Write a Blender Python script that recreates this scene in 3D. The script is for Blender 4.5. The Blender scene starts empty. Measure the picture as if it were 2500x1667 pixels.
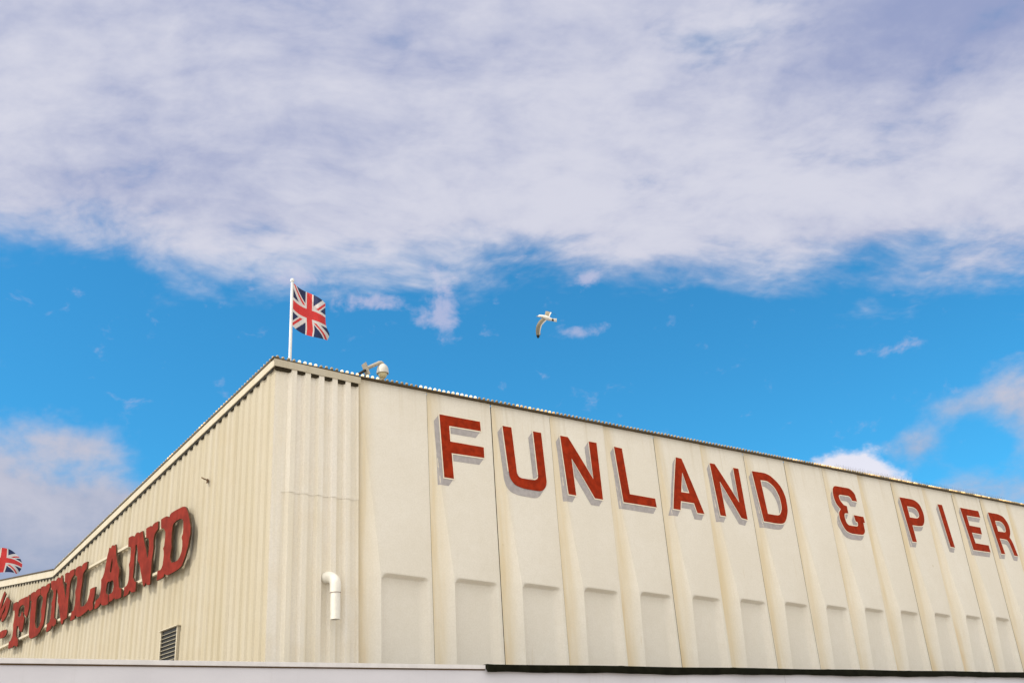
import bpy, bmesh, math, random
from mathutils import Vector, Matrix
from mathutils.geometry import tessellate_polygon
random.seed(7)
sc = bpy.context.scene
COL = sc.collection
R = math.radians

# ------------------------------------------------------------------ camera
cam_d = bpy.data.cameras.new('camera')
cam_d.lens = 35.0; cam_d.sensor_width = 36.0; cam_d.sensor_fit = 'HORIZONTAL'
cam_d.clip_start = 0.05; cam_d.clip_end = 6000
cam = bpy.data.objects.new('camera', cam_d); COL.objects.link(cam)
CR = Vector((0.808564, -0.585004, -0.06321)); CU = Vector((-0.192609, -0.364649, 0.911007)); CB = Vector((-0.555992, -0.724432, -0.407519))
CAM = Vector((0, 0, 1.6))
mw = Matrix((CR, CU, CB)).transposed().to_4x4(); mw.translation = CAM
cam.matrix_world = mw
sc.camera = cam
sc.cycles.max_bounces = 6; sc.cycles.diffuse_bounces = 3

# ------------------------------------------------------------------ sun, sky, exposure
SUN = Vector((-0.64, 0.15, 0.75)).normalized()          # towards the sun
sun_d = bpy.data.lights.new('sun', 'SUN'); sun_d.energy = 2.0; sun_d.angle = R(2.5); sun_d.color = (1.0, 0.93, 0.80)
sun = bpy.data.objects.new('sun', sun_d); COL.objects.link(sun)
sun.rotation_euler = SUN.to_track_quat('Z', 'Y').to_euler(); sun.location = (-30, 20, 60)
vs = sc.view_settings
vs.view_transform = 'Standard'; vs.look = 'None'; vs.gamma = 1.0; vs.use_curve_mapping = False
vs.exposure = 0.4

wd = bpy.data.worlds.new('World'); sc.world = wd; wd.use_nodes = True
wt = wd.node_tree; wt.nodes.clear()
WN = wt.nodes; WL = wt.links
def wn(t, **k):
    n = WN.new(t)
    for a, b in k.items(): setattr(n, a, b)
    return n
def wm(op, a, b=None, c=None):
    n = wn('ShaderNodeMath', operation=op)
    for i, v in enumerate((a, b, c)):
        if v is None: continue
        if isinstance(v, (int, float)): n.inputs[i].default_value = v
        else: WL.new(v, n.inputs[i])
    return n.outputs[0]
def wsmooth(x, lo, hi):
    n = wn('ShaderNodeMapRange', interpolation_type='SMOOTHSTEP')
    WL.new(x, n.inputs[0]); n.inputs[1].default_value = lo; n.inputs[2].default_value = hi
    return n.outputs[0]
def wdot(v, c):
    n = wn('ShaderNodeVectorMath', operation='DOT_PRODUCT'); WL.new(v, n.inputs[0]); n.inputs[1].default_value = c
    return n.outputs['Value']
def wnoise(vec, scale, detail, rough, dist=0.0):
    n = wn('ShaderNodeTexNoise'); n.inputs['Scale'].default_value = scale; n.inputs['Detail'].default_value = detail
    n.inputs['Roughness'].default_value = rough; n.inputs['Distortion'].default_value = dist
    WL.new(vec, n.inputs['Vector']); return n.outputs['Fac']
def wcomb(a, b, c):
    n = wn('ShaderNodeCombineXYZ')
    for i, v in enumerate((a, b, c)):
        if isinstance(v, (int, float)): n.inputs[i].default_value = v
        else: WL.new(v, n.inputs[i])
    return n.outputs[0]
def wmix(f, a, b):
    n = wn('ShaderNodeMix', data_type='RGBA')
    WL.new(f, n.inputs[0])
    for s, v in ((6, a), (7, b)):
        if isinstance(v, tuple): n.inputs[s].default_value = (*v, 1)
        else: WL.new(v, n.inputs[s])
    return n.outputs[2]
tc = wn('ShaderNodeTexCoord'); dirn = tc.outputs['Generated']
sky = wn('ShaderNodeTexSky', sky_type='NISHITA', sun_disc=False)
sky.sun_elevation = math.asin(SUN.z); sky.sun_rotation = math.atan2(SUN.x, SUN.y)
sky.air_density = 1.0; sky.dust_density = 0.6; sky.ozone_density = 1.5
tint = wn('ShaderNodeMix', data_type='RGBA', blend_type='MULTIPLY'); tint.inputs[0].default_value = 1.0
WL.new(sky.outputs[0], tint.inputs[6]); tint.inputs[7].default_value = (0.27, 1.09, 1.39, 1)
blue = tint.outputs[2]
# compass coordinates in degrees: A = bearing from north-east, E = elevation
FW = (0.60898, 0.79319, 0.0); RT = (0.79319, -0.60898, 0.0)
cx = wdot(dirn, RT); cy = wdot(dirn, FW); cz = wdot(dirn, (0, 0, 1))
A = wm('MULTIPLY', wm('ARCTAN2', cx, cy), 57.29578)
E = wm('MULTIPLY', wm('ARCSINE', cz), 57.29578)
# cloud layer seen in perspective: project the direction on a plane overhead
inv = wm('DIVIDE', 1.0, wm('ADD', wm('MAXIMUM', cz, 0.0), 0.18))
pu = wm('MULTIPLY', cx, inv); pv = wm('MULTIPLY', cy, inv)
warp = wnoise(wcomb(pu, pv, 3.1), 2.2, 3, 0.5)
wq = wm('MULTIPLY', wm('SUBTRACT', warp, 0.5), 0.22)
# streaks drift slightly across the view
pu2 = wm('ADD', wm('ADD', pu, wm('MULTIPLY', pv, 0.35)), wq)
pv2 = wm('ADD', wm('SUBTRACT', pv, wm('MULTIPLY', pu, 0.22)), wm('MULTIPLY', wq, 0.7))
n1 = wnoise(wcomb(pu2, wm('MULTIPLY', pv2, 1.05), 0.7), 3.0, 6, 0.58)
n2 = wnoise(wcomb(wm('MULTIPLY', pu2, 0.9), wm('MULTIPLY', pv2, 1.6), 5.3), 7.0, 4, 0.58)
n3 = wnoise(wcomb(pu, pv, 9.7), 1.6, 2, 0.5)
ne = wnoise(wcomb(wm('MULTIPLY', A, 0.055), wm('MULTIPLY', E, 0.08), 2.0), 4.5, 5, 0.6, 0.1)
nf = wnoise(wcomb(wm('MULTIPLY', A, 0.055), wm('MULTIPLY', E, 0.075), 7.0), 10.0, 4, 0.62, 0.3)
np_ = wnoise(wcomb(pu2, wm('MULTIPLY', pv2, 1.25), 4.4), 17.0, 4, 0.62)
def gauss(a0, e0, ra, re, amp, power=1.0):
    da = wm('DIVIDE', wm('SUBTRACT', A, a0), ra); de = wm('DIVIDE', wm('SUBTRACT', E, e0), re)
    r2 = wm('ADD', wm('MULTIPLY', da, da), wm('MULTIPLY', de, de))
    return wm('MULTIPLY', wm('EXPONENT', wm('MULTIPLY', r2, -power)), amp)
def total(items):
    t = items[0]
    for i in items[1:]: t = wm('ADD', t, i)
    return t
edge = wm('SUBTRACT', 28.4, wm('MULTIPLY', wm('MINIMUM', wm('MAXIMUM', A, 0.0), 40.0), 0.185))
fb = wm('MINIMUM', wm('MAXIMUM', wm('DIVIDE', wm('SUBTRACT', E, edge), 2.2), -3.0), 1.5)
hole = total([gauss(17, 39.5, 6, 1.8, 0.9), gauss(26, 25.8, 7, 1.0, 0.7)])
dens1 = total([fb, wm('MULTIPLY', wm('SUBTRACT', n1, 0.5), 2.6), wm('MULTIPLY', wm('SUBTRACT', n2, 0.5), 2.3), wm('MULTIPLY', wm('SUBTRACT', np_, 0.5), 1.15), wm('MULTIPLY', hole, -1.0)])
a1 = wm('MULTIPLY', wsmooth(dens1, -0.7, 1.2), 0.96)
# unseen low cloud added round the horizon beyond the view, lighting the walls
away = wm('MULTIPLY', wsmooth(wm('ABSOLUTE', A), 34.0, 60.0), 1.0)
wisps = total([gauss(-13.6, 27.8, 3.0, 0.8, 0.85), gauss(-9.0, 26.7, 2.6, 0.6, 0.95), gauss(-4.1, 27.3, 1.0, 2.2, 0.9), gauss(-5.2, 25.5, 2.0, 0.55, 0.85),
               gauss(5.0, 27.3, 1.3, 0.5, 0.8), gauss(4.6, 24.2, 1.5, 0.5, 0.95), gauss(-29.6, 25.3, 1.2, 0.8, 0.55), gauss(23.8, 20.6, 2.6, 0.9, 0.42)])
low = total([gauss(-31.5, 13.6, 7.5, 5.0, 1.5), gauss(-22.8, 14.0, 3.0, 2.3, 1.15), gauss(-25.0, 18.2, 2.6, 1.0, 0.6), gauss(-30, 7, 14, 5, 1.0), away,
             gauss(22.4, 15.3, 1.9, 1.1, 0.78), gauss(24.9, 16.9, 1.8, 0.7, 0.62), gauss(28.8, 16.3, 2.6, 2.2, 0.95), gauss(25.5, 12.4, 5.5, 1.6, 0.55)])
a2 = wm('MULTIPLY', wsmooth(total([wisps, wm('MULTIPLY', wm('SUBTRACT', ne, 0.5), 1.2), wm('MULTIPLY', wm('SUBTRACT', nf, 0.5), 2.6)]), 0.30, 1.25), 0.85)
a3 = wm('MULTIPLY', wsmooth(total([low, wm('MULTIPLY', wm('SUBTRACT', ne, 0.5), 1.5)]), 0.22, 1.05), 0.92)
cum = total([gauss(18.9, 13.6, 2.2, 1.9, 1.35), gauss(16.8, 13.6, 1.9, 1.4, 1.15), gauss(21.5, 12.3, 1.7, 1.2, 0.8)])
a4 = wm('MULTIPLY', wsmooth(total([cum, wm('MULTIPLY', wm('SUBTRACT', ne, 0.5), 1.3), wm('MULTIPLY', wm('SUBTRACT', nf, 0.5), 0.6)]), 0.36, 0.72), 0.95)
K = 1.0 / (0.1 * 2 ** vs.exposure)
def kc(r, g, b):
    f = lambda v: (v / 12.92 if v <= 0.04045 else ((v + 0.055) / 1.055) ** 2.4) * K
    return (f(r / 255), f(g / 255), f(b / 255))
shade = total([wm('MULTIPLY', wm('SUBTRACT', n1, 0.5), 1.3), wm('MULTIPLY', wm('SUBTRACT', n3, 0.5), 0.9), wm('MULTIPLY', wm('SUBTRACT', n2, 0.5), 0.7), wm('MULTIPLY', wm('SUBTRACT', np_, 0.5), 0.62),
               gauss(9, 31.5, 15, 3.4, 0.34), gauss(31, 37, 9, 4.0, -0.38), 0.50])
c1 = wmix(wsmooth(shade, 0.0, 1.0), kc(155, 164, 201), kc(217, 217, 230))
c2 = wmix(wsmooth(total([wm('MULTIPLY', E, 0.06), wm('MULTIPLY', wm('SUBTRACT', ne, 0.5), 1.2), -0.35]), 0.0, 0.9), kc(153, 163, 190), kc(202, 199, 211))
# cloud cover out of view, whitened and brightened to light the walls
white = wm('MAXIMUM', wsmooth(wm('ABSOLUTE', A), 38.0, 75.0), wsmooth(E, 44.0, 60.0))
# unseen cloud brightened towards the sun to light surfaces that face it
glow = wm('POWER', wm('MAXIMUM', wdot(dirn, tuple(SUN)), 0.0), 2.0)
WH = wmix(glow, tuple(v * 0.98 for v in kc(255, 251, 244)), tuple(v * 2.7 for v in kc(255, 249, 238)))
c1 = wmix(white, c1, WH); c2 = wmix(white, c2, WH)
skyc = wmix(a2, blue, kc(184, 190, 222))
skyc = wmix(a3, skyc, c2)
skyc = wmix(a4, skyc, wmix(wsmooth(total([wm('MULTIPLY', wm('SUBTRACT', E, 12.5), 0.28), wm('MULTIPLY', wm('SUBTRACT', nf, 0.5), 1.6), 0.2]), 0.0, 0.8), kc(212, 212, 232), kc(236, 234, 245)))
skyc = wmix(a1, skyc, c1)
bg = wn('ShaderNodeBackground'); bg.inputs['Strength'].default_value = 0.1
WL.new(skyc, bg.inputs['Color'])
wo = wn('ShaderNodeOutputWorld'); WL.new(bg.outputs[0], wo.inputs['Surface'])
wd.cycles.sampling_method = 'MANUAL'; wd.cycles.sample_map_resolution = 512

# ------------------------------------------------------------------ helpers
def lin(r, g, b):
    f = lambda v: v / 12.92 if v <= 0.04045 else ((v + 0.055) / 1.055) ** 2.4
    return (f(r / 255), f(g / 255), f(b / 255), 1)
class NT:
    def __init__(s, name):
        s.m = bpy.data.materials.new(name); s.m.use_nodes = True
        s.t = s.m.node_tree; s.N = s.t.nodes; s.L = s.t.links
        s.b = s.N['Principled BSDF']
    def n(s, t, **k):
        n = s.N.new(t)
        for a, b in k.items(): setattr(n, a, b)
        return n
    def math(s, op, a, b=None):
        n = s.n('ShaderNodeMath', operation=op)
        for i, v in enumerate((a, b)):
            if v is None: continue
            if isinstance(v, (int, float)): n.inputs[i].default_value = v
            else: s.L.new(v, n.inputs[i])
        return n.outputs[0]
    def noise(s, vec, scale, detail=4, rough=0.55):
        n = s.n('ShaderNodeTexNoise'); n.inputs['Scale'].default_value = scale; n.inputs['Detail'].default_value = detail
        n.inputs['Roughness'].default_value = rough; s.L.new(vec, n.inputs['Vector']); return n.outputs['Fac']
    def scale(s, vec, v):
        n = s.n('ShaderNodeMapping'); n.inputs['Scale'].default_value = v; s.L.new(vec, n.inputs['Vector']); return n.outputs[0]
    def ramp(s, x, lo, hi, a=0.0, b=1.0):
        n = s.n('ShaderNodeMapRange', interpolation_type='SMOOTHSTEP'); s.L.new(x, n.inputs[0])
        n.inputs[1].default_value = lo; n.inputs[2].default_value = hi; n.inputs[3].default_value = a; n.inputs[4].default_value = b
        return n.outputs[0]
    def mix(s, f, a, b, blend='MIX'):
        n = s.n('ShaderNodeMix', data_type='RGBA', blend_type=blend)
        if isinstance(f, (int, float)): n.inputs[0].default_value = f
        else: s.L.new(f, n.inputs[0])
        for i, v in ((6, a), (7, b)):
            if isinstance(v, tuple): n.inputs[i].default_value = v
            else: s.L.new(v, n.inputs[i])
        return n.outputs[2]
    def bump(s, h, strength, dist=0.01):
        n = s.n('ShaderNodeBump'); n.inputs['Strength'].default_value = strength; n.inputs['Distance'].default_value = dist
        s.L.new(h, n.inputs['Height']); s.L.new(n.outputs[0], s.b.inputs['Normal'])
    def col(s, c):
        if isinstance(c, tuple): s.b.inputs['Base Color'].default_value = c
        else: s.L.new(c, s.b.inputs['Base Color'])
    def rough(s, v): s.b.inputs['Roughness'].default_value = v
    def obj(s): return s.n('ShaderNodeTexCoord').outputs['Object']
    def uv(s): return s.n('ShaderNodeTexCoord').outputs['UV']
    def pos(s): return s.n('ShaderNodeNewGeometry').outputs['Position']
    def rnd(s): return s.n('ShaderNodeObjectInfo').outputs['Random']

def simple(name, c, rough=0.6, var=0.12, nscale=9.0, spec=0.4, metal=0.0):
    t = NT(name); o = t.pos()
    v = t.noise(o, nscale, 5)
    dark = tuple(x * (1 - var) for x in c[:3]) + (1,); lite = tuple(min(1, x * (1 + var)) for x in c[:3]) + (1,)
    t.col(t.mix(t.ramp(v, 0.3, 0.7), dark, lite)); t.rough(rough)
    t.b.inputs['Specular IOR Level'].default_value = spec; t.b.inputs['Metallic'].default_value = metal
    return t.m

def new_obj(name, me, mats=None, parent=None):
    o = bpy.data.objects.new(name, me); COL.objects.link(o)
    if mats is not None and not me.materials:
        for m in (mats if isinstance(mats, (list, tuple)) else [mats]): me.materials.append(m)
    if parent is not None: o.parent = parent
    return o
def mesh_from(name, verts, faces, smooth=False, angle=None):
    me = bpy.data.meshes.new(name); me.from_pydata([tuple(v) for v in verts], [], faces); me.update()
    if smooth:
        for p in me.polygons: p.use_smooth = True
        if angle: me.set_sharp_from_angle(angle=R(angle))
    return me
def tag(o, label, cat, group=None):
    o['label'] = label; o['category'] = cat
    if group: o['group'] = group
    return o
def thing(name, label, cat, loc=(0, 0, 0), group=None):
    o = bpy.data.objects.new(name, None); COL.objects.link(o); o.location = loc; o.empty_display_size = 0.3
    return tag(o, label, cat, group)
def add_box(bm, lo, hi, basis=None):
    x0, y0, z0 = lo; x1, y1, z1 = hi
    vs_ = [(x0, y0, z0), (x1, y0, z0), (x1, y1, z0), (x0, y1, z0), (x0, y0, z1), (x1, y0, z1), (x1, y1, z1), (x0, y1, z1)]
    v = [bm.verts.new(basis(*p) if basis else p) for p in vs_]
    for f in ((0, 3, 2, 1), (4, 5, 6, 7), (0, 1, 5, 4), (1, 2, 6, 5), (2, 3, 7, 6), (3, 0, 4, 7)): bm.faces.new([v[i] for i in f])
    return v
def bm_mesh(bm, name, bevel=0.0, smooth=False, angle=35):
    bmesh.ops.recalc_face_normals(bm, faces=bm.faces)
    if bevel: bmesh.ops.bevel(bm, geom=bm.edges[:], offset=bevel, segments=2, affect='EDGES', clamp_overlap=True)
    me = bpy.data.meshes.new(name); bm.to_mesh(me); bm.free()
    if smooth:
        for p in me.polygons: p.use_smooth = True
        me.set_sharp_from_angle(angle=R(angle))
    return me
def add_tube(bm, pts, rad, seg=12, caps=(True, True)):
    pts = [Vector(p) for p in pts]; rs = rad if isinstance(rad, (list, tuple)) else [rad] * len(pts)
    rings = []; prev = None
    for i, p in enumerate(pts):
        d = (pts[min(i + 1, len(pts) - 1)] - pts[max(i - 1, 0)]).normalized()
        if prev is None:
            a = d.orthogonal().normalized()
        else:
            a = (prev - d * prev.dot(d)).normalized()
        prev = a; b = d.cross(a)
        rings.append([bm.verts.new(p + (a * math.cos(t) + b * math.sin(t)) * rs[i]) for t in [2 * math.pi * k / seg for k in range(seg)]])
    for i in range(len(rings) - 1):
        for k in range(seg):
            bm.faces.new((rings[i][k], rings[i][(k + 1) % seg], rings[i + 1][(k + 1) % seg], rings[i + 1][k]))
    if caps[0]: bm.faces.new(rings[0][::-1])
    if caps[1]: bm.faces.new(rings[-1])
    return rings
def add_lathe(bm, prof, seg=24, centre=(0, 0, 0), caps=True):
    c = Vector(centre); rings = []
    for r, z in prof:
        rings.append([bm.verts.new(c + Vector((r * math.cos(t), r * math.sin(t), z))) for t in [2 * math.pi * k / seg for k in range(seg)]])
    for i in range(len(rings) - 1):
        for k in range(seg):
            bm.faces.new((rings[i][k], rings[i][(k + 1) % seg], rings[i + 1][(k + 1) % seg], rings[i + 1][k]))
    if caps: bm.faces.new(rings[0][::-1]); bm.faces.new(rings[-1])

# ------------------------------------------------------------------ building frame (metres)
D = 12.234                      # plane of the panelled front
X0 = 6.462; BAY = 1.2; NP = 20  # first panel joint, panel width, panels
XC = 5.175                      # corner of front and gable
ZT = 7.26                       # top of the panels
ga = R(94.3); GD = Vector((math.cos(ga), math.sin(ga), 0)); GN = Vector((-GD.y, GD.x, 0)); GP = Vector((XC, D, 0))
def G(g, out, z): return GP + GD * g + GN * out + Vector((0, 0, z))
KINK = 8.86
def roof_z(g):                  # top of the gable fascia
    return 7.293 - 0.1412 * g if g < KINK else 7.293 - 0.1412 * KINK + 0.129 * (g - KINK)

# ------------------------------------------------------------------ materials
def mat_concrete():
    t = NT('painted concrete'); o = t.pos(); uv = t.uv()
    big = t.noise(o, 0.9, 4); mid = t.noise(o, 7.0, 6, 0.6); fine = t.noise(o, 90.0, 3, 0.6)
    base = t.mix(t.ramp(big, 0.3, 0.7), (0.85, 0.80, 0.715, 1), (0.89, 0.845, 0.77, 1))
    base = t.mix(t.ramp(mid, 0.35, 0.75, 0.0, 0.35), base, (0.80, 0.745, 0.645, 1))
    # yellow water staining beside the joints, widened and darkened to paint cove shade
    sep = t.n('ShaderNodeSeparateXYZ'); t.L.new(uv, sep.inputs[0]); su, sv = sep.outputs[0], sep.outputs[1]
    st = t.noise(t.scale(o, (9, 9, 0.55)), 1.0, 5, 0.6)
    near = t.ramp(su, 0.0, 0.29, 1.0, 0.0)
    stain_shade = t.math('MULTIPLY', near, t.ramp(st, 0.25, 0.75, 0.35, 1.0))
    base = t.mix(t.math('MULTIPLY', stain_shade, t.ramp(t.rnd(), 0.0, 1.0, 0.65, 1.0)), base, (0.68, 0.53, 0.28, 1))
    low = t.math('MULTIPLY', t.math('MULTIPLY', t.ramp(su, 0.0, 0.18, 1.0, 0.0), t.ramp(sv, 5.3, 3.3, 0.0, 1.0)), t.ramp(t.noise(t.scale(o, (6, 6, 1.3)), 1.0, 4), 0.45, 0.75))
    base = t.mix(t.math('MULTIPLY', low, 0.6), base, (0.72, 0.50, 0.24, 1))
    # faint drip marks on the flats
    dr = t.ramp(t.noise(t.scale(o, (14, 14, 0.35)), 1.0, 3), 0.62, 0.80, 0.0, 0.22)
    base = t.mix(dr, base, (0.74, 0.68, 0.56, 1))
    sp = t.n('ShaderNodeTexVoronoi'); sp.inputs['Scale'].default_value = 1.15; t.L.new(t.scale(o, (1, 1, 0.55)), sp.inputs['Vector'])
    base = t.mix(t.ramp(sp.outputs['Distance'], 0.012, 0.03, 0.7, 0.0), base, (0.45, 0.34, 0.14, 1))
    base = t.mix(t.ramp(t.rnd(), 0.0, 1.0, 0.0, 0.22), base, (0.78, 0.72, 0.62, 1))
    grit = t.noise(o, 42.0, 2, 0.7)
    base = t.mix(t.ramp(grit, 0.30, 0.70, 0.19, 0.0), base, (0.60, 0.55, 0.46, 1))
    rain = t.math('MULTIPLY', t.ramp(sv, 6.3, 7.2), t.ramp(t.noise(t.scale(o, (11, 11, 0.3)), 1.0, 3), 0.5, 0.72))
    base = t.mix(t.math('MULTIPLY', rain, 0.3), base, (0.60, 0.52, 0.38, 1))
    run = t.math('MULTIPLY', t.ramp(t.noise(t.scale(o, (22, 22, 0.5)), 1.0, 2), 0.64, 0.78), t.ramp(t.noise(o, 1.3, 2), 0.52, 0.68))
    base = t.mix(t.math('MULTIPLY', run, 0.35), base, (0.62, 0.50, 0.30, 1))
    t.col(base); t.rough(0.75); t.b.inputs['Specular IOR Level'].default_value = 0.25
    t.bump(t.math('ADD', t.math('MULTIPLY', mid, 0.6), t.math('MULTIPLY', fine, 0.5)), 0.16, 0.01)
    return t.m
def mat_steel(name='painted steel sheet', base=(0.455, 0.40, 0.295, 1)):
    t = NT(name); o = t.pos()
    streak = t.noise(t.scale(o, (7, 7, 0.25)), 1.0, 5, 0.6); mid = t.noise(o, 3.0, 5)
    d = tuple(x * k for x, k in zip(base[:3], (0.95, 0.94, 0.90))) + (1,)
    l = tuple(min(x * k, 0.9) for x, k in zip(base[:3], (1.05, 1.07, 1.14))) + (1,)
    c = t.mix(t.ramp(streak, 0.3, 0.7), d, l)
    c = t.mix(t.ramp(mid, 0.4, 0.75, 0.0, 0.3), c, tuple(x * k for x, k in zip(base[:3], (0.93, 0.87, 0.76))) + (1,))
    c = t.mix(t.ramp(t.rnd(), 0.0, 1.0, 0.0, 0.25), c, tuple(min(x * k, .9) for x, k in zip(base[:3], (1.06, 1.10, 1.22))) + (1,))
    v = t.n('ShaderNodeTexVoronoi'); v.inputs['Scale'].default_value = 2.0; t.L.new(t.scale(o, (1.0, 1.0, 0.7)), v.inputs['Vector'])
    sz = t.ramp(t.noise(o, 0.8, 2), 0.42, 0.7, 0.0, 0.042)
    rust = t.math('LESS_THAN', v.outputs['Distance'], sz)
    c = t.mix(t.math('MULTIPLY', rust, 0.75), c, (0.30, 0.16, 0.05, 1))
    c = t.mix(t.ramp(t.noise(o, 38.0, 2, 0.7), 0.30, 0.70, 0.20, 0.0), c, tuple(x * 0.68 for x in base[:3]) + (1,))
    t.col(c); t.rough(0.55); t.b.inputs['Specular IOR Level'].default_value = 0.3
    return t.m
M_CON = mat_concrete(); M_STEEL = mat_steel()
M_STEELF = mat_steel('lightened steel sheet', (0.85, 0.785, 0.67, 1))  # front sheets lightened in colour to make up for the shade they stand in
M_TRIM = mat_steel('painted fascia', (0.56, 0.50, 0.385, 1))
M_DARK = simple('dark rail', (0.085, 0.06, 0.03, 1), 0.7)
M_GAP = simple('joint backing', (0.10, 0.06, 0.03, 1), 0.9)
M_ROOF = simple('roof felt', (0.12, 0.12, 0.12, 1), 0.9)
M_REDP = simple('red wall paint', (0.32, 0.028, 0.007, 1), 0.85, 0.20, 9.0, 0.1)
M_OUTL = simple('cream outline paint', (0.88, 0.80, 0.66, 1), 0.65, 0.04)
M_GREYP = simple('grey shade paint', (0.425, 0.395, 0.40, 1), 0.75, 0.10, 16.0)
M_REDS = simple('red sign board', (0.19, 0.020, 0.012, 1), 0.85, 0.22, 6.0, 0.12)
M_SIDE = simple('dark brown sign edge', (0.08, 0.042, 0.02, 1), 0.85, 0.25)  # dark brown on the edges and backs of the sign letters
M_PVC = simple('white plastic pipe', (0.86, 0.83, 0.76, 1), 0.35, 0.04, 12)
M_BLACK = simple('black membrane', (0.010, 0.010, 0.006, 1), 0.95, 0.3, 6, 0.05)
M_GREYW = None
def mat_parapet():
    t = NT('grey white cladding'); o = t.pos()
    a = t.noise(t.scale(o, (1.2, 1, 3)), 1.0, 5); f = t.noise(o, 60, 3)
    c = t.mix(t.ramp(a, 0.3, 0.7), (0.665, 0.655, 0.725, 1), (0.715, 0.705, 0.775, 1))
    d = t.ramp(t.noise(t.scale(o, (16, 1, 0.6)), 1.0, 3), 0.6, 0.8, 0.0, 0.25)
    c = t.mix(d, c, (0.52, 0.49, 0.50, 1)); t.col(c); t.rough(0.5); t.bump(f, 0.05, 0.005); return t.m
M_GREYW = mat_parapet()
M_COPE = simple('coping trim', (0.76, 0.735, 0.75, 1), 0.5, 0.05)
M_POLE = simple('white pole', (0.84, 0.84, 0.84, 1), 0.4, 0.05)
M_CAMW = simple('camera housing', (0.62, 0.60, 0.55, 1), 0.45, 0.1)
M_CAMB = simple('camera arm', (0.46, 0.41, 0.33, 1), 0.6, 0.15)
M_BLK2 = simple('black steel', (0.02, 0.02, 0.02, 1), 0.5, 0.2)
M_DOME = simple('yellowed dome', (0.62, 0.55, 0.33, 1), 0.15, 0.05, spec=0.6)

# ------------------------------------------------------------------ ground
def ground():
    t = NT('pavement concrete'); o = t.pos()
    a = t.noise(o, 0.25, 6); b = t.noise(o, 12, 5)
    t.col(t.mix(t.ramp(a, 0.3, 0.7), (0.29, 0.265, 0.23, 1), (0.34, 0.31, 0.27, 1))); t.rough(0.9); t.bump(b, 0.2, 0.01)
    S = 4000
    o_ = new_obj('ground', mesh_from('ground', [(-S, -S, 0), (S, -S, 0), (S, S, 0), (-S, S, 0)], [(0, 1, 2, 3)]), t.m)
    o_['kind'] = 'structure'
ground()

# ------------------------------------------------------------------ the arcade building
B = thing('arcade_building', 'cream amusement arcade hall with panelled front and corrugated gable under a sloping roof', 'building', (XC, D, 0))
Binv = Matrix.Translation(Vector((-XC, -D, 0)))
def bpart(name, me, mat, parent=None):
    me.transform(Binv)                         # world coordinates -> the building's own
    return new_obj(name, me, mat, parent or B)

# one precast panel: s along the wall, z up, h out of the wall
ZNOSE = 4.40; ZB = 2.2
def p_delta(z): return 0.165 * min(max((ZT - z) / (ZT - ZNOSE), 0), 1) if z > ZNOSE else 0.165 - 0.085 * (ZNOSE - z) / 1.15
def p_wid(z): return 0.02 + 0.25 * min(max((ZT - z) / (ZT - ZNOSE), 0), 1) + (0.04 * min((ZNOSE - z) / 1.15, 1) if z < ZNOSE else 0)
def sstep(x): x = min(max(x, 0), 1); return x * x * (3 - 2 * x)
def p_face(s, z):
    w = p_wid(z); d = p_delta(z)
    return d * (BAY - s) / (BAY - w) if s >= w else d * (max(s, 0) / w) ** 1.35
def p_surf(s, z):
    f = p_face(s, z)
    if z >= ZNOSE + 0.01 or s < p_wid(z): return f
    w = p_wid(z); l = s - w - 0.012; r = BAY - 0.055 - s
    Rl, Rr = 0.13, 0.08
    top = ZNOSE
    if l < Rl: top -= Rl - math.sqrt(max(Rl * Rl - (Rl - max(l, 0)) ** 2, 0))
    if r < Rr: top -= Rr - math.sqrt(max(Rr * Rr - (Rr - max(r, 0)) ** 2, 0))
    k = sstep(l / 0.014) * sstep((top - z) / 0.050) * sstep(r / 0.15) ** 0.8
    return f - 0.088 * k
def panel_mesh():
    zs = [ZT - i * (ZT - ZNOSE - 0.02) / 14 for i in range(15)] + [ZNOSE + 0.004 - i * 0.009 for i in range(9)] + [4.30 - i * 0.02 for i in range(6)] + [4.17, 4.1, 4.0, 3.8, 3.5, 3.2, 2.9, 2.6, ZB]
    tcove = [0, .12, .25, .4, .55, .7, .82, .92, .975, 1.0]
    verts = []; uvs = []; nc = None
    for z in zs:
        w = p_wid(z); row = [w * t for t in tcove]
        ext = [0.004, 0.010, 0.014, 0.020, 0.026, 0.03, 0.05, 0.075, 0.10, 0.13, 0.17, 0.23, 0.3]
        row += [w + e for e in ext]
        a = w + 0.3; b = BAY - 0.26
        row += [a + (b - a) * t for t in (.33, .66, 1)]
        row += [BAY - e for e in (.235, .21, .19, .17, .15, .13, .11, .09, .07, .055, .04, .02)] + [BAY - 0.006]
        nc = len(row)
        for s in row: verts.append((s, -p_surf(s, z), z)); uvs.append((s, z))
        verts.append((BAY - 0.006, 0.09, z)); uvs.append((BAY, z))     # return into the joint
    nc += 1
    faces = []
    for i in range(len(zs) - 1):
        for j in range(nc - 1):
            a = i * nc + j; faces.append((a, a + nc, a + nc + 1, a + 1))
    # top edge folded back
    top = len(verts)
    for j in range(nc): verts.append((verts[j][0], 0.05, ZT)); uvs.append(uvs[j])
    for j in range(nc - 1): faces.append((j, j + 1, top + j + 1, top + j))
    me = mesh_from('concrete_panel', verts, faces, True, 32)
    ul = me.uv_layers.new(name='UVMap')
    for lp in me.loops: ul.data[lp.index].uv = uvs[lp.vertex_index]
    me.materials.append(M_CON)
    return me
PM = panel_mesh(); PANELS = []
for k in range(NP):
    o = new_obj('concrete_panel', PM, None, B); o.location = (X0 + BAY * k - XC, random.uniform(-.004, .004), random.uniform(-.003, .0015)); o.rotation_euler = (random.uniform(-.0006, .0006), random.uniform(-.0008, .0008), random.uniform(-.002, .002)); PANELS.append(o)
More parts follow.
